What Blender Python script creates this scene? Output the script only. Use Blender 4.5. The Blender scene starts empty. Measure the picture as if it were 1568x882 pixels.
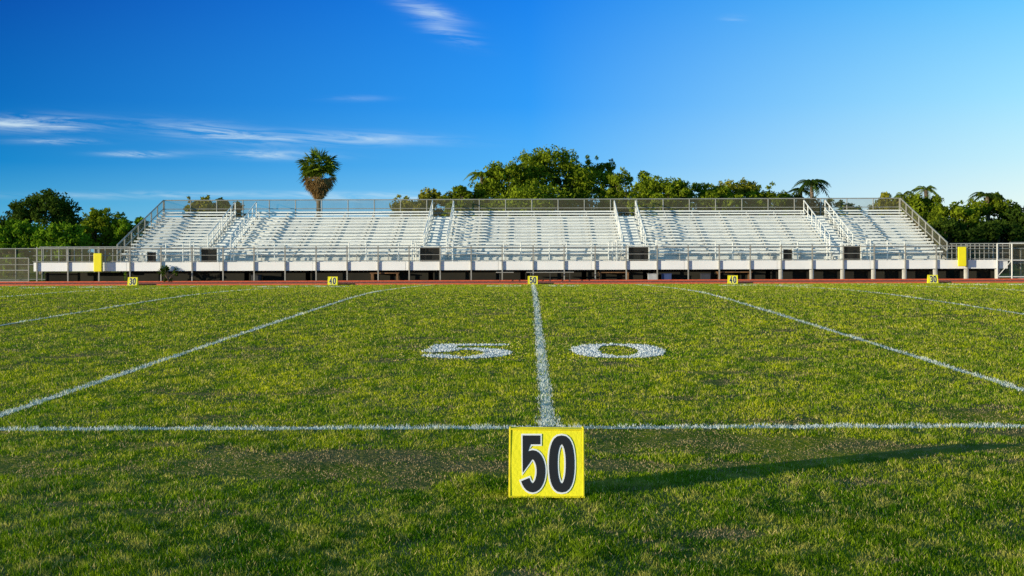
import bpy, math, random
import numpy as np
from mathutils import Vector, Matrix
random.seed(7); rng=np.random.default_rng(7)
scene=bpy.context.scene
YARD5=4.572

# ---------------------------------------------------------------- helpers
def link(o,parent=None):
    scene.collection.objects.link(o)
    if parent: o.parent=parent
    return o
def empty(name,loc=(0,0,0)):
    e=bpy.data.objects.new(name,None); e.location=loc; e.empty_display_size=.3
    return link(e)
def np_mesh(name,verts,faces,mat,parent=None,attrs=None,smooth=False):
    verts=np.asarray(verts,dtype=np.float32); faces=np.asarray(faces,dtype=np.int32)
    me=bpy.data.meshes.new(name)
    k=faces.shape[1]; m=len(faces)
    me.vertices.add(len(verts)); me.vertices.foreach_set('co',verts.ravel())
    me.loops.add(m*k); me.loops.foreach_set('vertex_index',faces.ravel())
    me.polygons.add(m); me.polygons.foreach_set('loop_start',np.arange(m,dtype=np.int32)*k)
    try: me.polygons.foreach_set('loop_total',np.full(m,k,dtype=np.int32))
    except Exception: pass
    me.update(calc_edges=True)
    if attrs:
        for an,arr in attrs.items():
            a=me.attributes.new(an,'FLOAT','POINT'); a.data.foreach_set('value',np.asarray(arr,dtype=np.float32))
    if smooth: me.polygons.foreach_set('use_smooth',np.ones(m,dtype=bool))
    me.materials.append(mat)
    o=bpy.data.objects.new(name,me)
    return link(o,parent)
class MB:
    def __init__(s): s.v=[]; s.f=[]
    def box(s,x0,x1,y0,y1,z0,z1):
        n=len(s.v)
        s.v+=[(x0,y0,z0),(x1,y0,z0),(x1,y1,z0),(x0,y1,z0),(x0,y0,z1),(x1,y0,z1),(x1,y1,z1),(x0,y1,z1)]
        s.f+=[(n,n+3,n+2,n+1),(n+4,n+5,n+6,n+7),(n,n+1,n+5,n+4),(n+1,n+2,n+6,n+5),(n+2,n+3,n+7,n+6),(n+3,n,n+4,n+7)]
    def beam(s,p0,p1,r,r1=None,k=6):
        if r1 is None: r1=r
        p0=Vector(p0);p1=Vector(p1);d=(p1-p0)
        if d.length<1e-6:return
        d.normalize(); a=Vector((0,0,1)) if abs(d.z)<.9 else Vector((1,0,0))
        u=d.cross(a).normalized(); w=d.cross(u)
        n=len(s.v)
        for p,rr in((p0,r),(p1,r1)):
            for i in range(k):
                t=2*math.pi*(i+.5)/k
                s.v.append(tuple(p+u*(math.cos(t)*rr)+w*(math.sin(t)*rr)))
        for i in range(k):
            j=(i+1)%k; s.f.append((n+i,n+j,n+k+j,n+k+i))
        s.f.append(tuple(n+i for i in reversed(range(k)))); s.f.append(tuple(n+k+i for i in range(k)))
    def quad(s,a,b,c,d):
        n=len(s.v); s.v+=[tuple(a),tuple(b),tuple(c),tuple(d)]; s.f.append((n,n+1,n+2,n+3))
    def build(s,name,mat,parent=None,bevel=0):
        me=bpy.data.meshes.new(name); me.from_pydata(s.v,[],s.f); me.update(); me.materials.append(mat)
        o=bpy.data.objects.new(name,me); link(o,parent)
        if bevel:
            b=o.modifiers.new('bevel','BEVEL'); b.width=bevel; b.segments=2; b.limit_method='ANGLE'
        return o

def mat(name,col,rough=.6,metal=0,var=.25,scale=3.0,detail=4,alt=None,bump=0,bdist=.02):
    m=bpy.data.materials.new(name); m.use_nodes=True; nt=m.node_tree; N=nt.nodes; L=nt.links
    b=N['Principled BSDF']; b.inputs['Roughness'].default_value=rough; b.inputs['Metallic'].default_value=metal
    g=N.new('ShaderNodeNewGeometry'); n=N.new('ShaderNodeTexNoise'); n.inputs['Scale'].default_value=scale; n.inputs['Detail'].default_value=detail
    L.new(g.outputs['Position'],n.inputs['Vector'])
    r=N.new('ShaderNodeValToRGB'); r.color_ramp.elements[0].position=.3; r.color_ramp.elements[1].position=.7
    c2=alt if alt else tuple(c*(1-var) for c in col)
    r.color_ramp.elements[0].color=(*c2,1); r.color_ramp.elements[1].color=(*col,1)
    L.new(n.outputs['Fac'],r.inputs['Fac']); L.new(r.outputs['Color'],b.inputs['Base Color'])
    if bump:
        bp=N.new('ShaderNodeBump'); bp.inputs['Strength'].default_value=bump; bp.inputs['Distance'].default_value=bdist
        n2=N.new('ShaderNodeTexNoise'); n2.inputs['Scale'].default_value=scale*6; L.new(g.outputs['Position'],n2.inputs['Vector'])
        L.new(n2.outputs['Fac'],bp.inputs['Height']); L.new(bp.outputs['Normal'],b.inputs['Normal'])
    return m

# ground profile: crowned football field
YC=34.5
def prof(y):
    y=np.clip(y,0,60.0); d=y-YC
    s=np.where(d<0,.011,.019)
    return .325-s*(np.sqrt(d*d+25)-5)
def pz(y): return float(prof(np.array(float(y))))
ZF=pz(60)

_grid=rng.random((256,256))
def vnoise(x,y,scale,off=0):
    x=x*scale+off; y=y*scale+off*1.7
    xi=np.floor(x).astype(int); yi=np.floor(y).astype(int); fx=x-xi; fy=y-yi
    fx=fx*fx*(3-2*fx); fy=fy*fy*(3-2*fy)
    g=lambda a,b:_grid[a%256,b%256]
    return (g(xi,yi)*(1-fx)+g(xi+1,yi)*fx)*(1-fy)+(g(xi,yi+1)*(1-fx)+g(xi+1,yi+1)*fx)*fy
def fnoise(x,y,scale,off=0):
    return .5*vnoise(x,y,scale,off)+.3*vnoise(x,y,scale*2.1,off+13)+.2*vnoise(x,y,scale*4.3,off+31)

# ---------------------------------------------------------------- digits
def digit(d,w,h,s):
    a=w/2-s/2; b=h/2-s/2; R=math.radians
    if d=='0':
        return [[(a*math.copysign(abs(math.cos(t))**.8,math.cos(t)),b*math.copysign(abs(math.sin(t))**.9,math.sin(t))) for t in [R(x) for x in range(90,90+361,12)]]]
    if d=='5':
        ry=.29*h; cy=-b+ry
        return [[(a*.9,b),(-a*.72,b),(-a*.92,cy+.45*ry)]+[(a*math.cos(R(t)),cy+ry*math.sin(R(t))) for t in range(138,-161,-12)]]
    if d=='4':
        return [[(.35*a,-b-s/2),(.35*a,b),(-a,-.35*b),(a*1.1,-.35*b)]]
    if d=='3':
        r1=b/2
        p=[(a*.92*math.cos(R(t)),b-r1+r1*math.sin(R(t))) for t in range(165,-81,-14)]
        q=[(a*math.cos(R(t)),-b+r1+r1*math.sin(R(t))) for t in range(80,-166,-14)]
        return [p+[(0,0)]+q]
def ribbon(pts,s):
    pts=[Vector((p[0],p[1])) for p in pts]; n=len(pts)
    closed=(pts[0]-pts[-1]).length<1e-4
    L=[];Rr=[]
    for i in range(n):
        if closed: a=pts[(i-1)%(n-1)]; c=pts[(i+1)%(n-1)] if i<n-1 else pts[1]
        else: a=pts[max(i-1,0)]; c=pts[min(i+1,n-1)]
        d0=(pts[i]-a); d1=(c-pts[i])
        if d0.length<1e-6:d0=d1
        if d1.length<1e-6:d1=d0
        d0.normalize();d1.normalize(); t=(d0+d1)
        t=t.normalized() if t.length>1e-3 else d0
        nn=Vector((-t.y,t.x)); k=1/max(.5,abs(nn.dot(Vector((-d0.y,d0.x)))))
        L.append(pts[i]+nn*(s/2*k)); Rr.append(pts[i]-nn*(s/2*k))
    return [(Rr[i],Rr[i+1],L[i+1],L[i]) for i in range(n-1)]
def seg_dist(x,y,pts):
    dm=np.full(x.shape,9.)
    for (ax,ay),(bx,by) in zip(pts[:-1],pts[1:]):
        vx,vy=bx-ax,by-ay; l=vx*vx+vy*vy+1e-9
        t=np.clip(((x-ax)*vx+(y-ay)*vy)/l,0,1)
        dm=np.minimum(dm,np.hypot(x-ax-t*vx,y-ay-t*vy))
    return dm

# ---------------------------------------------------------------- grass material
def grass_mat(name,blades):
    m=bpy.data.materials.new(name); m.use_nodes=True; nt=m.node_tree; N=nt.nodes; L=nt.links
    for n in list(N): N.remove(n)
    out=N.new('ShaderNodeOutputMaterial'); g=N.new('ShaderNodeNewGeometry')
    def noise(sc,det=4,st=(1,1,1)):
        mp=N.new('ShaderNodeMapping'); mp.inputs['Scale'].default_value=st
        n=N.new('ShaderNodeTexNoise'); n.inputs['Scale'].default_value=sc; n.inputs['Detail'].default_value=det
        L.new(g.outputs['Position'],mp.inputs['Vector']); L.new(mp.outputs['Vector'],n.inputs['Vector']); return n.outputs['Fac']
    def ramp(f,a,b,ca,cb):
        r=N.new('ShaderNodeValToRGB'); r.color_ramp.elements[0].position=a; r.color_ramp.elements[1].position=b
        r.color_ramp.elements[0].color=(*ca,1); r.color_ramp.elements[1].color=(*cb,1); L.new(f,r.inputs['Fac']); return r.outputs['Color']
    def mix(f,a,b,typ='MIX'):
        x=N.new('ShaderNodeMix'); x.data_type='RGBA'; x.blend_type=typ
        if isinstance(f,float): x.inputs[0].default_value=f
        else: L.new(f,x.inputs[0])
        for s,c in((6,a),(7,b)):
            if isinstance(c,tuple): x.inputs[s].default_value=(*c,1)
            else: L.new(c,x.inputs[s])
        return x.outputs[2]
    k=1.0 if blades else .46  # ground colour darkened to paint the shade in gaps between tufts
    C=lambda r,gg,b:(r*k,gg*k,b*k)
    big=noise(.35,3); mid=noise(3.0,5,(1,.55,1)); small=noise(8,4,(1,.6,1))
    c=ramp(mid,.39,.59,C(.24,.38,.010),C(.74,.72,.020))  # mottle: turf tone plus painted shadow between the bright tufts
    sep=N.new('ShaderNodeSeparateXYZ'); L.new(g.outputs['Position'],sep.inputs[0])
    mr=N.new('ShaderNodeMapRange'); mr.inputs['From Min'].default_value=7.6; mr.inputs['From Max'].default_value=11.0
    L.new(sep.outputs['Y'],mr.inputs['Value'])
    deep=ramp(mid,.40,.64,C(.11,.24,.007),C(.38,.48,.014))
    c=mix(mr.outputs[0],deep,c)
    c=mix(ramp(big,.42,.62,(0,0,0),(.45,.45,.45)),c,C(.30,.46,.014))
    straw=ramp(small,.50,.65,(0,0,0),(.6,.6,.6))
    c=mix(straw,c,C(.82,.65,.14))
    if blades:
        at=N.new('ShaderNodeAttribute'); at.attribute_name='rnd'
        c=mix(1.0,c,ramp(at.outputs['Fac'],0,1,(.50,.58,.6),(1.0,1.0,1.0)),'MULTIPLY')
        c=mix(ramp(at.outputs['Fac'],.91,.93,(0,0,0),(.85,.85,.85)),c,(.85,.66,.26))
        wn=N.new('ShaderNodeAttribute'); wn.attribute_name='worn'
        c=mix(wn.outputs['Fac'],c,mix(at.outputs['Fac'],(.26,.18,.10),(.66,.48,.26)))
        pt=N.new('ShaderNodeAttribute'); pt.attribute_name='paint'
        c=mix(pt.outputs['Fac'],c,(.97,.97,.90))
        d=N.new('ShaderNodeBsdfDiffuse'); t=N.new('ShaderNodeBsdfTranslucent'); ms=N.new('ShaderNodeMixShader'); ms.inputs[0].default_value=.28
        L.new(c,d.inputs[0]); L.new(c,t.inputs[0]); L.new(d.outputs[0],ms.inputs[1]); L.new(t.outputs[0],ms.inputs[2])
        L.new(ms.outputs[0],out.inputs[0])
    else:
        soil=noise(1.1,5)
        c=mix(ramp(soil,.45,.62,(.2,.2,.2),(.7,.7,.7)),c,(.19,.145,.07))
        d=N.new('ShaderNodeBsdfDiffuse'); L.new(c,d.inputs[0])
        bp=N.new('ShaderNodeBump'); bp.inputs['Distance'].default_value=.05; bp.inputs['Strength'].default_value=.7
        L.new(noise(20,4),bp.inputs['Height']); L.new(bp.outputs[0],d.inputs['Normal']); L.new(d.outputs[0],out.inputs[0])
    return m
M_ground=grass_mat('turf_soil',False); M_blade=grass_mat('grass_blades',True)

# ---------------------------------------------------------------- ground
ys=[-400,-80,-10]+list(np.arange(0,61,.5))+[62,66,70,80,100,150,300,1200]
xs=[-1200,-300,-80,-40,-20,-10,0,10,20,40,80,300,1200]
V=[(x,y,pz(y)) for y in ys for x in xs]; nx=len(xs)
F=[(j*nx+i,j*nx+i+1,(j+1)*nx+i+1,(j+1)*nx+i) for j in range(len(ys)-1) for i in range(nx-1)]
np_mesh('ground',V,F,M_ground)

# ---------------------------------------------------------------- grass blades (one mesh)
D5=('5',-.965);D0_=('0',1.0); NY=16.95; NW=1.20; NH=2.1; NS=.35; NK=1.5
def paint_fn(x,y):
    jx=x+(fnoise(x,y,9,3)-.5)*.07; jy=y+(fnoise(x,y,9,50)-.5)*.10
    p=np.zeros_like(x)
    inside=(y>10.05)&(y<59)
    d=np.abs((jx/YARD5+.5)%1-.5)*YARD5
    hw=np.where(np.abs(x)<1,.060,.052)+y*.0004
    wear=fnoise(x,y,1.7,77)
    p=np.where(inside&(d<hw)&(rng.random(x.shape)<.45+.75*wear),.82,p)
    p=np.where((np.abs(x)<.11)&(y>10.1)&(y<10.7)&(rng.random(x.shape)<.6),.85,p)
    p=np.where((np.abs(jy-10.12)<.085)&(rng.random(x.shape)<.50+.6*wear),.92,p)
    p=np.where((np.abs(jy-58.9)<.10),.7,p)
    for dg,cx in(D5,D0_):
        q=digit(dg,NW,NH*NK,NS)[0]
        dm=seg_dist(x-cx,(y-NY)*NK,q)
        p=np.where((dm<NS/2+.08*(fnoise(x,y,7,9)-.5)),1.0,p)
    for n in range(-3,4):
        for cx in(-1.15,1.15):
            q=digit('0',1.26,1.9,.34)[0]
            dm=seg_dist(x-cx-n*2*YARD5,(y-51.5),q); p=np.where(dm<.24,1.0,p)
    return p
Yb=np.linspace(4.2,60.5,400); wid=.84*Yb+4.0; rho=350000/Yb**2
cdf=np.cumsum(wid*rho); total=int(cdf[-1]*(Yb[1]-Yb[0])); cdf/=cdf[-1]
n=min(total,1300000)
y=np.interp(rng.random(n),cdf,Yb); x=(rng.random(n)-.5)*(.84*y+4.0)
print('blades',n,total)
band=np.exp(-((y-8.9-.10*x)/.75)**2)
wornm=np.clip((fnoise(x,y*1.7,1.1,5)*1.25+.42*band-.83)*7,0,1)
keep=rng.random(n)>wornm*.55
cl=.45*fnoise(x,y*.75,4.0,21)+.55*vnoise(x,y*.8,8,91); keep&=rng.random(n)<(.30+1.4*cl)
x=x[keep];y=y[keep];wornm=wornm[keep];cl=cl[keep];n=len(x)
paint=paint_fn(x,y); rnd=rng.random(n)
worn=np.where(rng.random(n)<wornm*.9,.9,0.)
h=(.010+.015*rng.random(n)+(.045+.032*np.clip((y-10)/10,0,1))*np.clip(cl-.38,0,1))*(1-.55*wornm)
h=np.where(paint>0,h*.75+.007,h)
w=.0045+.00045*y
near_num=(np.abs(y-NY)<1.5)&(np.abs(np.abs(x)-.98)<.8)
h=np.where(near_num,np.where(paint>.9,.020+.010*rnd,.010+.010*rnd),h); w=np.where(near_num,w*2.0,w)
ang=rng.random(n)*math.pi; la=rng.random(n)*2*math.pi; lm=rng.random(n)*1.1*h
z=prof(y)-.003
dx=np.cos(ang)*w/2; dy=np.sin(ang)*w/2
V=np.empty((n,3,3),dtype=np.float32)
V[:,0]=np.stack([x-dx,y-dy,z],1); V[:,1]=np.stack([x+dx,y+dy,z],1)
V[:,2]=np.stack([x+np.cos(la)*lm,y+np.sin(la)*lm,z+h],1)
F=np.arange(n*3,dtype=np.int32).reshape(n,3)
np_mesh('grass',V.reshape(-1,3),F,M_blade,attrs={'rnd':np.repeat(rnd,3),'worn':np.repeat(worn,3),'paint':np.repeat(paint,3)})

# chalk sheets under the blades
M_paint=mat('field_paint',(.65,.68,.60),.9,var=.5,scale=14,alt=(.20,.24,.08))
def strip(name,x0,x1,y0,y1,m,off,seg=.75,parent=None):
    yy=list(np.arange(y0,y1,seg))+[y1]
    V=[]
    for i,q in enumerate(yy): V+=[(x0,q,pz(q)+off),(x1,q,pz(q)+off)]
    F=[(2*i,2*i+1,2*i+3,2*i+2) for i in range(len(yy)-1)]
    return np_mesh(name,V,F,m,parent)
fl=empty('field_lines')
for k in range(-9,10):
    strip('yard_line',k*YARD5-.045,k*YARD5+.045,10.22,58.8,M_paint,.004,parent=fl)
strip('sideline_near',-42,42,10.05,10.19,M_paint,.004,parent=fl)
strip('sideline_far',-42,42,58.82,59.0,M_paint,.004,parent=fl)
nm=MB()
for dg,cx in(D5,D0_):
    for q in ribbon(digit(dg,NW,NH*NK,NS)[0],NS-.04):
        nm.quad(*[(p.x+cx,p.y/NK+NY,pz(p.y/NK+NY)+.005) for p in q])
nm.build('painted_numerals',mat('numeral_paint',(.95,.95,.88),.9,var=.10,scale=8,bump=1,bdist=.2),fl)

# running track
tr=empty('running_track')
M_track=mat('track_rubber',(.92,.15,.05),.9,var=.15,scale=4,bump=1.0,bdist=.2)
tm=MB(); tm.quad((-90,60.6,ZF+.006),(90,60.6,ZF+.006),(90,66.75,ZF+.006),(-90,66.75,ZF+.006)); tm.build('track_surface',M_track,tr)
tl=MB()
for i in range(7): yy=60.75+i*.98; tl.quad((-90,yy,ZF+.010),(90,yy,ZF+.010),(90,yy+.05,ZF+.010),(-90,yy+.05,ZF+.010))
tl.build('lane_lines',mat('lane_paint',(.7,.62,.58),.8),tr)
kb=MB(); kb.box(-90,90,60.42,60.58,ZF-.02,ZF+.07); kb.box(-90,90,66.76,66.86,ZF-.02,ZF+.06); kb.build('inner_kerb',mat('kerb_red',(.78,.14,.05),.8,var=.3,scale=5),tr)

# ---------------------------------------------------------------- sideline markers
M_yel=mat('marker_vinyl_yellow',(1.0,.88,.008),.5,var=.06,scale=9,bump=.15)
M_yel2=mat('marker_piping',(.95,.78,.006),.5,var=.2,scale=20)
M_blk=mat('marker_black',(.006,.006,.008),.6,var=.2); M_wht=mat('marker_white',(.9,.9,.86),.5,var=.05)
def marker(txt,loc,rot=0,W=.415,H=.378,D0=.25,D1=.05):
    e=empty('yard_marker',loc); e.rotation_euler=(0,0,rot)
    b=MB(); w=W/2
    zs=[0,.12*H,.5*H,.9*H,H]
    prev=None
    for zz in zs:
        t=zz/H; d=(D0*(1-t)+D1*t)/2; bul=.004*math.sin(t*math.pi); ww=w-(.004*t)
        ring=[(-ww,-d-bul,zz),(ww,-d-bul,zz),(ww,d+bul,zz),(-ww,d+bul,zz)]
        nn=len(b.v); b.v+=ring
        if prev is not None:
            for i in range(4): b.f.append((prev+i,prev+(i+1)%4,nn+(i+1)%4,nn+i))
        else: b.f.append((nn+3,nn+2,nn+1,nn))
        prev=nn
    b.f.append((prev,prev+1,prev+2,prev+3))
    b.build('foam_body',M_yel,e,bevel=.006)
    p=MB(); P=lambda sx,sy,zz:(sx*(w+.001),sy*((D0*(1-zz/H)+D1*zz/H)/2+.001),zz)
    r=.0065
    for sy in(-1,1):
        p.beam(P(-1,sy,.006),P(-1,sy,H+.008),r);p.beam(P(1,sy,.006),P(1,sy,H+.008),r)
        p.beam(P(-1.03,sy,.008),P(1.03,sy,.008),r);p.beam(P(-1.01,sy,H),P(1.01,sy,H-.004),r)
    for sx in(-1,1): p.beam(P(sx,-1,.008),P(sx,1,.008),r);p.beam(P(sx,-1,H),P(sx,1,H),r)
    p.build('piping',M_yel2,e)
    for side in(-1,1):
        for m,extra,off in((M_wht,.018,.0065),(M_blk,0,.0085)):
            q=MB(); dw=.145;dh=.310;s=.049
            for k,ch in enumerate(txt):
                cx=(-.080 if k==0 else .085)
                for a in digit(ch,dw,dh,s):
                    if extra and (Vector(a[0])-Vector(a[-1])).length>1e-3:
                        a=list(a); v=(Vector(a[0])-Vector(a[1])).normalized()*extra/2; a[0]=tuple(Vector(a[0])+v)
                        v=(Vector(a[-1])-Vector(a[-2])).normalized()*extra/2; a[-1]=tuple(Vector(a[-1])+v)
                    for qi,qq in enumerate(ribbon(a,s+extra)):
                        pts=[]
                        for pp in qq:
                            lx=(pp.x+cx); lz=pp.y+H*.5; t=lz/H
                            yy=-((D0*(1-t)+D1*t)/2+off+qi*1e-5)
                            pts.append((lx,yy,lz) if side<0 else (-lx,-yy,lz))
                        q.quad(*pts)
            q.build('numerals_'+('outline' if extra else 'face'),m,e)
    return e
marker('50',(-.045,7.50,pz(7.5)+.004),math.radians(-1.5))
for t,k in(('30',-2),('40',-1),('50',0),('40',1),('30',2)):
    marker(t,(k*9.144+.05*k,60.1,ZF+.01),math.radians(random.uniform(-4,4)),W=.44)

# ---------------------------------------------------------------- bleachers
M_alu=mat('aluminium_plank',(.92,.91,.84),.45,var=.10,scale=1.2)
M_seat=mat('aluminium_seat',(.97,.95,.87),.4,var=.12,scale=.8)
M_ris=mat('riser_aluminium',(.82,.80,.72),.5,var=.25,scale=.7)
M_white=mat('fascia_white',(.95,.94,.90),.5,var=.08,scale=1.0)
M_galv=mat('galvanized_steel',(.40,.38,.32),.5,metal=.1,var=.25,scale=3)
M_brk=mat('bracket_aluminium',(.56,.53,.46),.5,var=.25,scale=3)
M_rail=mat('rail_pale',(.90,.87,.77),.4,var=.15,scale=3)
M_dark=mat('entry_shade_black',(.006,.006,.005),.95,var=.4,scale=2)  # near-black colour standing in for shade inside the entries
M_underdark=mat('under_walkway_dark',(.024,.020,.011),.9,var=.65,scale=.9)  # near-black colour for the dark space below the walkway
M_conc=mat('concrete_pier',(.70,.68,.62),.8,var=.2)
def mesh_fabric(name,col,fac):
    m=bpy.data.materials.new(name); m.use_nodes=True; nt=m.node_tree;N=nt.nodes;L=nt.links
    b=N['Principled BSDF'];b.inputs['Base Color'].default_value=(*col,1);b.inputs['Roughness'].default_value=.5
    t=N.new('ShaderNodeBsdfTransparent');ms=N.new('ShaderNodeMixShader')
    g=N.new('ShaderNodeNewGeometry');n=N.new('ShaderNodeTexNoise');n.inputs['Scale'].default_value=1.2;L.new(g.outputs['Position'],n.inputs['Vector'])
    mr=N.new('ShaderNodeMapRange');mr.inputs['To Min'].default_value=fac*.7;mr.inputs['To Max'].default_value=fac*1.3;L.new(n.outputs['Fac'],mr.inputs['Value'])
    L.new(mr.outputs[0],ms.inputs[0]);L.new(t.outputs[0],ms.inputs[1]);L.new(b.outputs[0],ms.inputs[2]);L.new(ms.outputs[0],N['Material Output'].inputs[0])
    return m
M_link=mesh_fabric('chain_link_mesh',(.20,.18,.13),.06)
M_link2=mesh_fabric('chain_link_weathered',(.15,.13,.07),.34)
bl=empty('bleachers',(0,67,ZF))
def bb(mb,name,m,bevel=0):
    o=mb.build(name,m,bl,bevel); o.matrix_parent_inverse=Matrix.Translation((0,-67,-ZF)); return o
XW=21.7; NR=15; Y0=68.75; DY=.545; Z0=.98; DZ=.172
aisles=[-16.75,-5.2,5.45,16.55]; AW=.62
def spans(i):
    s=[];cur=-XW
    for a in aisles: s.append((cur,a-AW)); cur=a+AW
    s.append((cur,XW)); return s
foot=MB();seat=MB();ris=MB();brk=MB();stp=MB()
for i in range(NR):
    yy=Y0+i*DY; zz=Z0+i*DZ
    foot.box(-XW,XW,yy,yy+DY-.02,zz-.04,zz)
    ris.box(-XW,XW,yy+DY-.018,yy+DY-.004,zz-.02,zz+DZ-.045)
    for a,b in spans(i):
        cur=a
        while cur<b-.01:
            e1=min(b,cur+random.choice([3.66,4.57,5.5])); e1=b if b-e1<1 else e1
            o=random.uniform(-.006,.006)
            seat.box(cur+.004,e1-.004,yy+.27,yy+.52,zz+.385+o,zz+.43+o)
            seat.box(cur+.004,e1-.004,yy+.262,yy+.268,zz+.36+o,zz+.432+o); cur=e1
        nb=max(2,int((b-a)/1.55))
        for k in range(nb+1):
            bx=a+.12+(b-a-.24)*k/nb
            brk.box(bx-.025,bx+.025,yy+.34,yy+.44,zz+.002,zz+.37)
    for a in aisles: stp.box(a-AW+.06,a+AW-.06,yy+.27,yy+.52,zz+.003,zz+DZ*.52)
ris.box(-XW,XW,Y0-.02,Y0-.006,.86,Z0-.045)
bb(foot,'footboards',M_alu);bb(seat,'seat_planks',M_seat);bb(ris,'risers',M_ris);bb(brk,'seat_brackets',M_brk);bb(stp,'aisle_steps',M_alu)
hr=MB()
for a in aisles:
    for sx in(-AW,AW):
        for (i0,i1) in((2,7),(8,14)):
            for i in range(i0,i1+1,1):
                yy=Y0+i*DY+.15; zz=Z0+i*DZ
                if (i-i0)%2==0 or i==i1: hr.beam((a+sx,yy,zz),(a+sx,yy,zz+1.0),.032)
            p0=(a+sx,Y0+i0*DY+.15,Z0+i0*DZ+1.0);p1=(a+sx,Y0+i1*DY+.15,Z0+i1*DZ+1.0)
            hr.beam(p0,p1,.034); hr.beam((p0[0],p0[1],p0[2]-.45),(p1[0],p1[1],p1[2]-.45),.026)
    for sx in(-1.05,1.05):
        for yy in(68.0,68.7): hr.beam((a+sx,yy,.94),(a+sx,yy,2.0),.032)
        hr.beam((a+sx,68.0,2.0),(a+sx,68.7,2.0),.032);hr.beam((a+sx,68.0,1.5),(a+sx,68.7,1.5),.026)
for xx in(-9.6,-7.0,3.1,4.2,-14.4,-19.2,9.6,18.6,13.0,-1.5,.9):
    for d in(0,.9): hr.beam((xx+d,68.45,.94),(xx+d,68.45,1.95),.03)
    hr.beam((xx,68.45,1.93),(xx+.9,68.45,1.93),.03);hr.beam((xx,68.45,1.5),(xx+.9,68.45,1.5),.022)
bb(hr,'aisle_handrails',M_rail)
eo=MB();ef=MB()
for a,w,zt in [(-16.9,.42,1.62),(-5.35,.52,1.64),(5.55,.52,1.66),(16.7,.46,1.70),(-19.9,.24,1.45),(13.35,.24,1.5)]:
    eo.box(a-w,a+w,68.42,68.66,.95,zt)  # solid black block painting the shade of the entry recess
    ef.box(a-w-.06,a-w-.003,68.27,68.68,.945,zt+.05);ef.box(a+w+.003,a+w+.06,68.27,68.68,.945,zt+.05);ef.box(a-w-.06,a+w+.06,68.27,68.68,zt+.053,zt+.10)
bb(eo,'entry_shade_block',M_dark);bb(ef,'entry_frame',M_rail)
wk=MB(); wk.box(-25.6,24.4,67.13,68.72,.86,.935); bb(wk,'walkway_deck',M_alu)
fa=MB()
xk=-25.6
while xk<24.4:
    fa.box(xk+.006,min(24.4,xk+4.77)-.006,67.05+random.uniform(0,.012),67.125,.50,.945); xk+=4.77
bb(fa,'walkway_fascia',M_white)
pp=MB();pier=MB()
xk=-25.4
while xk<24.5:
    pp.box(xk-.03,xk+.03,66.96,67.04,ZF,1.74)
    if xk>12: pier.box(xk-.085,xk+.085,67.06,67.3,ZF,.47)
    xk+=1.59
for zz,r in((1.66,.026),(1.30,.014),(1.0,.016)): pp.beam((-25.6,66.94,zz),(24.4,66.94,zz),r)
for k in range(12):
    pp.beam((-25.4+k*.4,67.9,.94),(-25.4+k*.4,67.9,1.74),.022); pp.beam((21.8+k*.24,67.9,.94),(21.8+k*.24,67.9,1.78),.022)
pp.beam((-25.6,67.9,1.74),(-20.9,67.9,1.74),.03);pp.beam((21.7,67.9,1.78),(24.5,67.9,1.78),.03)
bb(pp,'front_guardrail',M_galv);bb(pier,'support_piers',M_conc)
ml=MB(); ml.quad((-25.6,67.0,.95),(24.4,67.0,.95),(24.4,67.0,1.66),(-25.6,67.0,1.66))
bk=MB(); YB=77.15; zt=Z0+NR*DZ
xk=-XW
while xk<=XW+.01:
    bk.beam((xk,YB,zt-.4),(xk,YB,4.52),.03); xk+=XW*2/28
for zz in(4.52,4.0,3.72): bk.beam((-XW,YB,zz),(XW,YB,zz),.022 if zz<4.5 else .03)
ml2=MB()
for sx in(-XW-.05,XW+.05):
    def top(y): return 1.85+(y-68.5)*(4.52-1.85)/(YB-68.5)
    def bot(y): return .95+(y-68.5)*(3.50-.95)/(YB-68.5)
    for k in range(8):
        yy=68.5+k*(YB-68.5)/7; bk.beam((sx,yy,bot(yy)-.1),(sx,yy,top(yy)),.042)
    bk.beam((sx,68.5,top(68.5)),(sx,YB,top(YB)),.04); bk.beam((sx,68.5,bot(68.5)),(sx,YB,bot(YB)),.04); bk.beam((sx,68.5,top(68.5)-.45),(sx,YB,top(YB)-.5),.03)
    ml2.quad((sx,68.5,bot(68.5)),(sx,YB,bot(YB)),(sx,YB,top(YB)),(sx,68.5,top(68.5)))
    for k in range(6):
        yy=69+k*1.5; bk.beam((sx*.998,yy,ZF),(sx*.998,yy,bot(yy)),.06)
        if k: bk.beam((sx*.998,yy-1.5,ZF+.2),(sx*.998,yy,bot(yy)),.03)
ml2.quad((-XW,YB,3.5),(XW,YB,3.5),(XW,YB,4.52),(-XW,YB,4.52))
bb(bk,'back_and_side_rails',M_galv);bb(ml,'front_chain_link',M_link);bb(ml2,'back_chain_link',M_link2)
sb=MB()
for k in range(29):
    xx=-XW+.3+k*(2*XW-.6)/28
    sb.beam((xx,68.7,.7),(xx,77,3.2),.06)
    for yy in(70,73,76.5): sb.beam((xx,yy,ZF),(xx,yy,.7+(yy-68.7)*.3),.05)
bb(sb,'support_frames',M_galv)
ws=MB()  # dark sheets added so the space under the walkway reads as shaded
xk=-21.3
while xk<24:
    w=random.choice([1.59,3.18,4.77]); g=random.choice([0,0,.25])
    ws.box(xk+g,min(xk+w,24.2),67.75,67.78,ZF,.49+random.uniform(-.05,.0)); xk+=w
ws.box(-25.5,-21.4,68.4,68.44,ZF,.42)
ws.box(-21.4,24.2,69.8,69.85,ZF,.75)
bb(ws,'under_walkway_dark_sheets',M_underdark)
M_pad=mat('pad_yellow',(1.0,.86,.008),.5,var=.08,scale=5)
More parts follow.
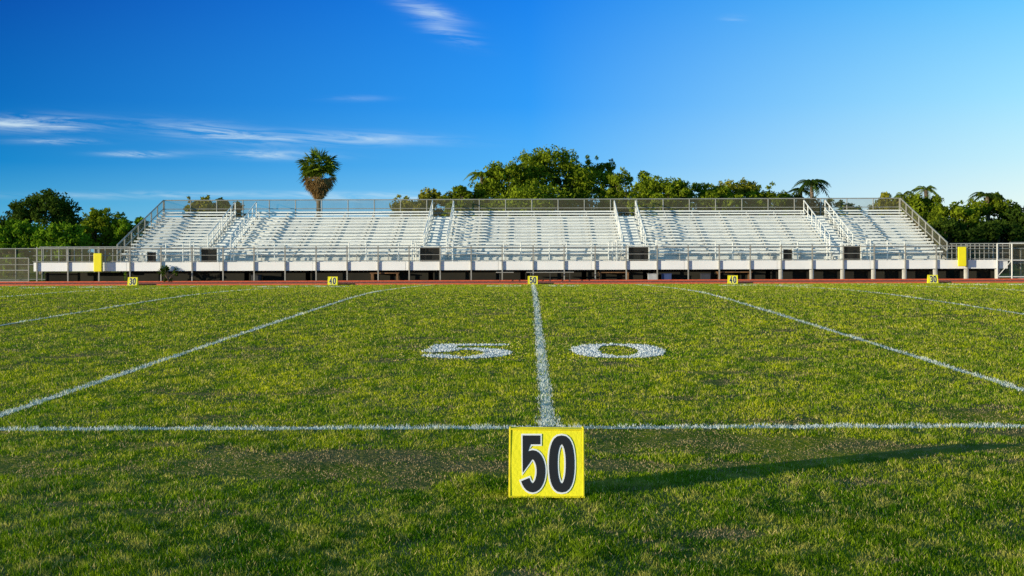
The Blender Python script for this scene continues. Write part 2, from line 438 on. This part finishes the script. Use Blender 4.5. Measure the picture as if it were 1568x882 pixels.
for xx,z0,z1 in((-22.2,.48,1.42),(21.95,.62,1.62)):
    b=MB(); b.box(xx-.21,xx+.21,66.70,66.82,z0,z1); o=b.build('yellow_pad',M_pad,bevel=.03)

def bench(x,y,L,m,leg):
    e=empty('team_bench',(x,y,ZF)); s=MB(); s.box(-L/2,L/2,-.14,.14,.44,.48); s.build('seat',m,e,.01)
    g=MB()
    for k in range(int(L/1.2)+1):
        lx=-L/2+.2+(L-.4)*k/max(1,int(L/1.2)); g.beam((lx,-.14,.01),(lx,0,.43),.018);g.beam((lx,.14,.01),(lx,0,.43),.018)
    g.build('legs',leg,e)
M_wood=mat('weathered_wood',(.26,.13,.05),.8,var=.5,scale=6)
M_dkst=mat('dark_steel',(.06,.06,.05),.6)
bench(-1.4,66.3,.9,M_galv,M_dkst); bench(.9,66.3,2.4,M_galv,M_dkst)
def table(x,L):
    e=empty('wooden_table',(x,67.42,ZF)); s=MB(); s.box(-L/2,L/2,-.3,.3,.40,.45); s.build('top',M_wood,e,.01)
    g=MB()
    for lx in(-L/2+.1,L/2-.1):
        for ly in(-.22,.22): g.box(lx-.05,lx+.05,ly-.04,ly+.04,0,.398)
    g.build('legs',M_wood,e)
for xx,L in((-7.6,1.5),(4.2,1.6),(10.4,1.8)): table(xx,L)
for xx,c in((-14.2,(.03,.03,.03)),(6.2,(.5,.5,.5)),(6.9,(.05,.08,.2)),(8.9,(.05,.05,.06))):
    b=MB(); b.box(xx-.25,xx+.25,67.15,67.5,ZF+.002,ZF+.32); b.box(xx-.27,xx+.27,67.13,67.52,ZF+.322,ZF+.36); b.build('equipment_box',mat('box_paint',c,.6),bevel=.01)

def fence(name,x0,x1,y,h,step,m=M_galv):
    e=empty(name,(x0,y,ZF)); b=MB(); L=x1-x0; k=int(L/step)
    for i in range(k+1): b.beam((i*L/k,0,0),(i*L/k,0,h),.035)
    for zz in(h,h*.5,.06): b.beam((0,0,zz),(L,0,zz),.028)
    b.build('posts_and_rails',m,e); q=MB(); q.quad((0,.03,.06),(L,.03,.06),(L,.03,h),(0,.03,h)); q.build('chain_link',M_link2,e)
fence('chain_link_fence',-70,-25.9,67.2,1.25,1.6)
fence('chain_link_fence',24.7,70,67.6,1.9,1.3)
fence('chain_link_fence',-70,-22.5,71.5,1.75,1.4)
fence('chain_link_fence',22.3,70,72,1.6,1.5)
gt=empty('fence_gate',(23.8,66.9,ZF)); b=MB()
for xx in(0,.75,1.5): b.beam((xx,0,0),(xx,0,1.85),.035)
for zz in(.15,1.0,1.85): b.beam((0,0,zz),(1.5,0,zz),.025)
b.beam((0,0,.15),(.75,0,1.0),.02); b.build('gate_frame',M_rail,gt)
q=MB(); q.quad((0,.04,.1),(1.5,.04,.1),(1.5,.04,1.85),(0,.04,1.85)); q.build('gate_mesh',M_link,gt)

# ---------------------------------------------------------------- vegetation
def leaf_mat(name,dark,light,trans=.3):
    m=bpy.data.materials.new(name); m.use_nodes=True; nt=m.node_tree;N=nt.nodes;L=nt.links
    for q in list(N): N.remove(q)
    out=N.new('ShaderNodeOutputMaterial'); a=N.new('ShaderNodeAttribute');a.attribute_name='rnd'
    r=N.new('ShaderNodeValToRGB'); r.color_ramp.elements[0].color=(*dark,1); r.color_ramp.elements[1].color=(*light,1); L.new(a.outputs['Fac'],r.inputs[0])
    d=N.new('ShaderNodeBsdfDiffuse');t=N.new('ShaderNodeBsdfTranslucent');ms=N.new('ShaderNodeMixShader');ms.inputs[0].default_value=trans
    L.new(r.outputs[0],d.inputs[0]);L.new(r.outputs[0],t.inputs[0]);L.new(d.outputs[0],ms.inputs[1]);L.new(t.outputs[0],ms.inputs[2]);L.new(ms.outputs[0],out.inputs[0]); return m
L_mid=leaf_mat('leaves_mid',(.06,.10,.007),(.31,.38,.020)); L_dark=leaf_mat('leaves_dark',(.022,.05,.008),(.09,.14,.015)); L_bright=leaf_mat('leaves_bright',(.06,.14,.008),(.26,.40,.02)); L_yel=leaf_mat('leaves_olive',(.12,.14,.012),(.43,.39,.035))
M_bark=mat('bark',(.26,.19,.12),.9,var=.5,scale=4)
def leaves(centers,radii,per,size):
    K=len(centers); c=np.repeat(centers,per,0); r=np.repeat(radii,per)[:,None]
    n=len(c); d=rng.normal(size=(n,3)); d/=np.linalg.norm(d,axis=1)[:,None]
    rad=rng.random((n,1))**.45
    p=c+d*r*rad*np.array([1,1,.8])
    u=rng.normal(size=(n,3)); nrm=d*.7+rng.normal(size=(n,3))*.6
    u-=nrm*(np.sum(u*nrm,1)/np.sum(nrm*nrm,1))[:,None]; u/=np.linalg.norm(u,axis=1)[:,None]
    v=np.cross(nrm,u); v/=np.linalg.norm(v,axis=1)[:,None]
    s=size*(.6+.8*rng.random((n,1)))
    V=np.stack([p-u*s*.9,p-v*s*.4,p+u*s*.9,p+v*s*.4],1)
    rn=np.repeat(np.repeat(rng.random(K),per)*.6+rng.random(n)*.4,4)
    return V.reshape(-1,3),np.arange(n*4).reshape(n,4),rn
def tree(x,y,ztop,hw,lm,zbot=1.5,name='broadleaf_tree',size=.14,clumps=70,per=130,ragged=.30):
    e=empty(name,(x,y,ZF)); top=ztop-ZF; zb=zbot
    H=top-zb; cz=zb+H*.5
    d=rng.normal(size=(clumps,3)); d/=np.linalg.norm(d,axis=1)[:,None]; d[:,2]=np.abs(d[:,2])*np.where(rng.random(clumps)<.75,1,-1)
    rr=(.74+ragged*(rng.random((clumps,1))-.3))
    cr=np.clip(hw*.24,.36,1.0) if size>.1 else hw*.3
    dd=d.copy(); dd[:,0]=np.sign(d[:,0])*np.abs(d[:,0])**.8
    C=dd*rr*np.array([hw-cr*.3,hw*.85,H/2])+np.array([0,0,cz])
    R=cr*(.4+.85*rng.random(clumps))
    V,F,rn=leaves(C,R,per,size); np_mesh('foliage',V,F,lm,e,{'rnd':rn})
    S=dd[:clumps//2]*np.array([hw,hw*.85,H/2])*(.93+.14*rng.random((clumps//2,1)))+np.array([0,0,cz])
    V,F,rn=leaves(S,np.full(len(S),cr*.42),24,size*.8); np_mesh('sprigs',V,F,lm,e,{'rnd':rn})
    t=MB(); fork=Vector((0,0,max(.8 if size>.1 else .1,zb+H*.12))); t.beam((0,0,-.05),fork,.02+hw*.06,.02+hw*.04,8)
    for k in range(0,min(clumps,26)):
        tgt=Vector(C[k]); mid=fork.lerp(tgt,.5)+Vector((0,0,.15*hw)); t.beam(fork,mid,.01+hw*.025,.01+hw*.012,5); t.beam(mid,tgt,.01+hw*.012,.01,5)
    t.build('trunk_and_limbs',M_bark,e); return e
def P(px,D): return (px-811)*D/2001-.14
def Zp(py,D): return 1.48+(384-py)*D/2001
def tp(px,top,hwpx,lm,D=95,**k): tree(P(px,D),D,Zp(top,D),hwpx*D/2001,lm,**k)
tp(840,229,80,L_mid,98,clumps=160,per=130)
tp(775,248,58,L_mid,95,clumps=105)
tp(912,240,42,L_mid,100,clumps=85)
tp(965,262,54,L_mid,95,clumps=80); tp(1015,270,52,L_mid,93,clumps=90); tp(718,284,42,L_mid,93,clumps=70); tp(672,288,46,L_yel,96,clumps=70); tp(630,300,40,L_yel,94,clumps=60)
tp(1068,282,50,L_mid,95,clumps=80); tp(1100,288,44,L_mid,93,clumps=70); tp(1128,275,54,L_yel,97,clumps=80); tp(1175,284,42,L_mid,94,clumps=65); tp(1222,295,40,L_dark,96,clumps=60); tp(1285,308,44,L_mid,96,clumps=50)
tp(810,285,80,L_mid,92,clumps=80)
tp(1370,296,40,L_yel,96,clumps=65); tp(1415,300,42,L_mid,92,clumps=70); tp(1462,314,48,L_mid,88,clumps=80,zbot=.4); tp(1518,300,48,L_mid,90,clumps=90,zbot=.4); tp(1570,311,46,L_dark,89,clumps=80,zbot=.4)
tp(1440,340,50,L_dark,86,clumps=70,zbot=.2); tp(1530,345,60,L_dark,85,clumps=80,zbot=.2); tp(1640,308,55,L_mid,92,clumps=80,zbot=.4); tp(1720,305,60,L_dark,92,clumps=80,zbot=.4)
tp(64,293,58,L_dark,92,clumps=110,zbot=1.2); tp(-30,325,60,L_dark,92,clumps=80,zbot=.5); tp(-120,315,60,L_mid,92,clumps=80,zbot=.5)
tp(22,336,48,L_bright,84,clumps=80,zbot=.1); tp(95,340,48,L_bright,83,clumps=80,zbot=.1); tp(160,318,42,L_mid,88,clumps=80,zbot=.1); tp(205,332,36,L_bright,86,clumps=60,zbot=.1); tp(-60,345,50,L_bright,84,clumps=80,zbot=.1)
tp(305,297,28,L_yel,96,clumps=55); tp(350,303,28,L_dark,94,clumps=55)
tp(258,406,17,L_dark,66.85,name='shrub',zbot=0,clumps=16,per=60,size=.05)
K=420; cx=rng.uniform(-170,170,K); C=np.stack([cx,150+rng.normal(size=K)*4,ZF+1.2+rng.random(K)*2.2],1)
V,F,rn=leaves(C,1.3+rng.random(K),70,.42); np_mesh('distant_tree_line',V,F,L_dark,None,{'rnd':rn})

# palms
L_fan=leaf_mat('fan_palm_green',(.05,.10,.008),(.26,.33,.025),.2); L_dead=leaf_mat('fan_palm_dead',(.22,.13,.045),(.66,.44,.18),.2)
def fan_leaf(V,F,A,base,d,pet,rad,droop,rnd,roll):
    d=Vector(d).normalized(); side=d.cross(Vector((0,0,1)))
    side=side.normalized() if side.length>.05 else Vector((1,0,0)); up=side.cross(d)
    side,up=side*math.cos(roll)+up*math.sin(roll),up*math.cos(roll)-side*math.sin(roll)
    c=base+d*pet+Vector((0,0,-droop*.3))
    n=len(V); V+= [tuple(base-side*.02),tuple(base+side*.02),tuple(c)]; F.append((n,n+1,n+2)); A+= [rnd]*3
    for k in range(13):
        t=math.radians(-110+k*220/12); q=(d*math.cos(t)+side*math.sin(t)).normalized()
        tip=c+q*rad*random.uniform(.85,1.2)+Vector((0,0,-droop*random.uniform(.4,1.1)))
        ww=q.cross(up).normalized()*(rad*.06); m=c.lerp(tip,.5)+Vector((0,0,.05))
        n=len(V); V+=[tuple(c),tuple(m-ww),tuple(tip)]; F.append((n,n+1,n+2)); A+=[rnd]*3
        n=len(V); V+=[tuple(c),tuple(tip),tuple(m+ww)]; F.append((n,n+1,n+2)); A+=[rnd]*3
def fan_palm(x,y,zc,R):
    e=empty('fan_palm_tree',(x,y,ZF)); zc-=ZF
    t=MB()
    for k in range(14): t.beam((0,0,zc*k/14),(0,0,zc*(k+1)/14+.01),.21-.004*k,.19-.004*k,10)
    t.build('trunk',M_bark,e)
    V=[];F=[];A=[]
    for k in range(78):
        az=random.uniform(0,6.283); el=math.asin(random.uniform(-.45,1)); d=(math.cos(az)*math.cos(el),math.sin(az)*math.cos(el),math.sin(el))
        fan_leaf(V,F,A,Vector((0,0,zc)),d,R*.56*random.uniform(.55,1.15),R*.44,.15+.3*random.random(),random.random(),random.uniform(-1.1,1.1))
    np_mesh('green_fronds',V,F,L_fan,e,{'rnd':A})
    V=[];F=[];A=[]
    for k in range(180):
        az=random.uniform(0,6.283); hz=random.random(); el=random.uniform(-1.35,-.6); d=(math.cos(az)*math.cos(el),math.sin(az)*math.cos(el),math.sin(el))
        fan_leaf(V,F,A,Vector((0,0,zc-.02-R*1.12*hz)),d,R*.62*(1.1-.92*hz),R*.32*(1.1-.62*hz),.30,random.random()*(.5+.5*hz),random.uniform(-1.3,1.3))
    np_mesh('dead_frond_skirt',V,F,L_dead,e,{'rnd':A})
fan_palm(P(488,100),100,Zp(253,100),1.78)
def feather_palm(x,y,zc,R,m=L_mid,nf=17):
    e=empty('feather_palm_tree',(x,y,ZF)); zc-=ZF
    t=MB(); t.beam((0,0,0),(.1,0,zc*.5),.2,.16,8); t.beam((.1,0,zc*.5),(0,0,zc),.16,.13,8); t.build('trunk',M_bark,e)
    V=[];F=[];A=[]
    for k in range(nf):
        az=k*2.4+random.uniform(-.2,.2); el=random.uniform(.15,1.2); h=Vector((math.cos(az),math.sin(az),0)); s=Vector((-h.y,h.x,0)); rn=random.random()
        Rk=R*random.uniform(.8,1.15)
        pts=[]
        for j in range(15):
            q=j/14; pts.append(Vector((0,0,zc))+h*(Rk*q*math.cos(el*.6))+Vector((0,0,Rk*(math.sin(el)*q-.85*q*q))))
        for j in range(14):
            a=pts[j];b=pts[j+1]; wl=Rk*.26*math.sin(math.pi*(.12+.85*j/14))*random.uniform(.7,1.2)
            for sg in(-1,1):
                n=len(V); V+=[tuple(a),tuple(b),tuple(b+s*sg*wl+Vector((0,0,-wl*.55))+(b-a)*.5)]; F.append((n,n+1,n+2)); A+=[rn]*3
    np_mesh('fronds',V,F,m,e,{'rnd':A})
feather_palm(P(1243,96),96,Zp(282,96),1.45,L_dark,30); feather_palm(P(1226,97),97,Zp(294,97),1.2,L_dark)
feather_palm(P(1418,93),93,Zp(293,93),1.2); feather_palm(P(1512,90),90,Zp(303,90),1.4,L_dark,20); feather_palm(P(738,95),95,Zp(268,95),1.3,nf=24)
feather_palm(P(1383,95),95,Zp(300,95),1.0)

# ---------------------------------------------------------------- sun + sky
el=math.radians(5.7); hd=Vector((.875,.485)).normalized()
ld=Vector((hd.x*math.cos(el),hd.y*math.cos(el),-math.sin(el)))
sd=bpy.data.lights.new('sun','SUN'); sd.energy=5.0; sd.angle=math.radians(.4); sd.color=(1.0,.92,.71)
so=bpy.data.objects.new('sun',sd); so.rotation_euler=ld.to_track_quat('-Z','Y').to_euler(); so.location=(-30,-20,20); link(so)

w=bpy.data.worlds.new('World'); scene.world=w; w.use_nodes=True; nt=w.node_tree;N=nt.nodes;L=nt.links
for q in list(N): N.remove(q)
def inp(node,i,v):
    if isinstance(v,bpy.types.NodeSocket): L.new(v,node.inputs[i])
    else: node.inputs[i].default_value=v
def M(op,a,b=0.,c=None,clamp=False):
    n=N.new('ShaderNodeMath'); n.operation=op; n.use_clamp=clamp; inp(n,0,a); inp(n,1,b)
    if c is not None: inp(n,2,c)
    return n.outputs[0]
def lin(c): return tuple((v/255/12.92 if v/255<=.04045 else ((v/255+.055)/1.055)**2.4) for v in c)
tc=N.new('ShaderNodeTexCoord'); sp=N.new('ShaderNodeSeparateXYZ'); L.new(tc.outputs['Generated'],sp.inputs[0])
X,Y,Z=sp.outputs
zz=M('MULTIPLY',Z,2.0,clamp=True)
def sramp(stops):
    r=N.new('ShaderNodeValToRGB')
    els=r.color_ramp.elements
    while len(els)<len(stops): els.new(.5)
    for e_,(p,c) in zip(els,stops): e_.position=p; e_.color=(*lin(c),1)
    L.new(zz,r.inputs[0]); return r.outputs[0]
left=sramp([(0,(120,195,225)),(.07,(70,165,215)),(.13,(15,132,205)),(.22,(0,104,190)),(.38,(0,70,168)),(.6,(15,78,155)),(1,(85,135,175))])
mid=sramp([(0,(175,222,245)),(.07,(130,205,250)),(.13,(85,180,250)),(.22,(48,155,248)),(.38,(22,128,236)),(.6,(30,112,198)),(1,(85,135,175))])
right=sramp([(0,(240,250,242)),(.07,(232,250,246)),(.13,(203,242,252)),(.22,(165,229,255)),(.38,(98,197,255)),(.6,(58,140,205)),(1,(85,135,175))])
def cmix(f,a,b):
    x=N.new('ShaderNodeMix'); x.data_type='RGBA'; L.new(f,x.inputs[0]); L.new(a,x.inputs[6])
    if isinstance(b,tuple): x.inputs[7].default_value=(*b,1)
    else: L.new(b,x.inputs[7])
    return x.outputs[2]
f1=M('DIVIDE',M('ADD',X,.38),.38,clamp=True); f2=M('DIVIDE',X,.38,clamp=True)
sky=cmix(f2,cmix(f1,left,mid),right)
ym=M('MAXIMUM',Y,.08); u=M('DIVIDE',X,ym); v=M('DIVIDE',Z,ym)
cv=N.new('ShaderNodeCombineXYZ'); L.new(M('MULTIPLY',u,9.),cv.inputs[0]); L.new(M('ADD',M('MULTIPLY',v,95.),M('MULTIPLY',u,7.)),cv.inputs[1])
ns=N.new('ShaderNodeTexNoise'); ns.inputs['Scale'].default_value=1.3; ns.inputs['Detail'].default_value=8; ns.inputs['Roughness'].default_value=.68; ns.inputs['Distortion'].default_value=1.2; L.new(cv.outputs[0],ns.inputs['Vector'])
wisp=N.new('ShaderNodeMapRange'); wisp.inputs['From Min'].default_value=.38; wisp.inputs['From Max'].default_value=.74; wisp.clamp=True; L.new(ns.outputs['Fac'],wisp.inputs['Value'])
tot=None
for px,py,sx,sy,amp,k in [(50,187,90,11,1.3,0),(330,202,90,12,1.1,-.10),(520,210,130,9,.8,-.03),(228,234,55,4,1.5,0),(425,236,75,6,1.0,-.03),(655,14,42,10,.95,-.3),(685,48,38,12,.65,-.35),(330,297,260,5,.7,0),(600,302,110,6,.9,0),(90,214,60,4,.7,0),(1125,30,18,5,.3,0),(545,150,40,4,.25,0)]:
    u0=(px-811)/2001; v0=(384-py)/2001; du=M('SUBTRACT',u,u0)
    a=M('POWER',M('ABSOLUTE',M('DIVIDE',du,sx/2001)),2.); dv=M('SUBTRACT',M('SUBTRACT',v,v0),M('MULTIPLY',du,k))
    b=M('POWER',M('ABSOLUTE',M('DIVIDE',dv,sy/2001)),2.)
    g=M('MULTIPLY',M('EXPONENT',M('MULTIPLY',M('ADD',a,b),-1.)),amp)
    tot=g if tot is None else M('ADD',tot,g)
cf=M('MULTIPLY',M('MULTIPLY',tot,wisp.outputs[0]),M('GREATER_THAN',Y,.1),clamp=True); cf=M('MINIMUM',cf,.8)
sky=cmix(cf,sky,(.68,.84,.93))
b1=N.new('ShaderNodeBackground'); L.new(sky,b1.inputs[0]); b1.inputs[1].default_value=.98
st=N.new('ShaderNodeTexSky'); st.sky_type='NISHITA'; st.sun_disc=False; st.sun_elevation=el; st.sun_rotation=math.atan2(-hd.x,-hd.y)%(2*math.pi)
tn=N.new('ShaderNodeMix'); tn.data_type='RGBA'; tn.blend_type='MULTIPLY'; tn.inputs[0].default_value=1.0; L.new(st.outputs[0],tn.inputs[6]); tn.inputs[7].default_value=(.04,.16,.25,1)
b2=N.new('ShaderNodeBackground'); L.new(tn.outputs[2],b2.inputs[0]); b2.inputs[1].default_value=.05
ad=N.new('ShaderNodeAddShader'); L.new(b1.outputs[0],ad.inputs[0]); L.new(b2.outputs[0],ad.inputs[1])
wo=N.new('ShaderNodeOutputWorld'); L.new(ad.outputs[0],wo.inputs[0])

# ---------------------------------------------------------------- camera
cd=bpy.data.cameras.new('camera'); cam=bpy.data.objects.new('camera',cd); link(cam); scene.camera=cam
cd.sensor_width=36; cd.lens=36*2001/1568; cd.shift_x=-27/1568; cd.shift_y=-57/1568; cd.clip_end=3000; cd.clip_start=.05
Mx=Matrix.Translation((-.14,0,1.48))@Matrix.Rotation(math.radians(90),4,'X')@Matrix.Rotation(math.radians(-.17),4,'Z')
cam.matrix_world=Mx
scene.view_settings.view_transform='Standard'; scene.view_settings.look='None'; scene.view_settings.exposure=0
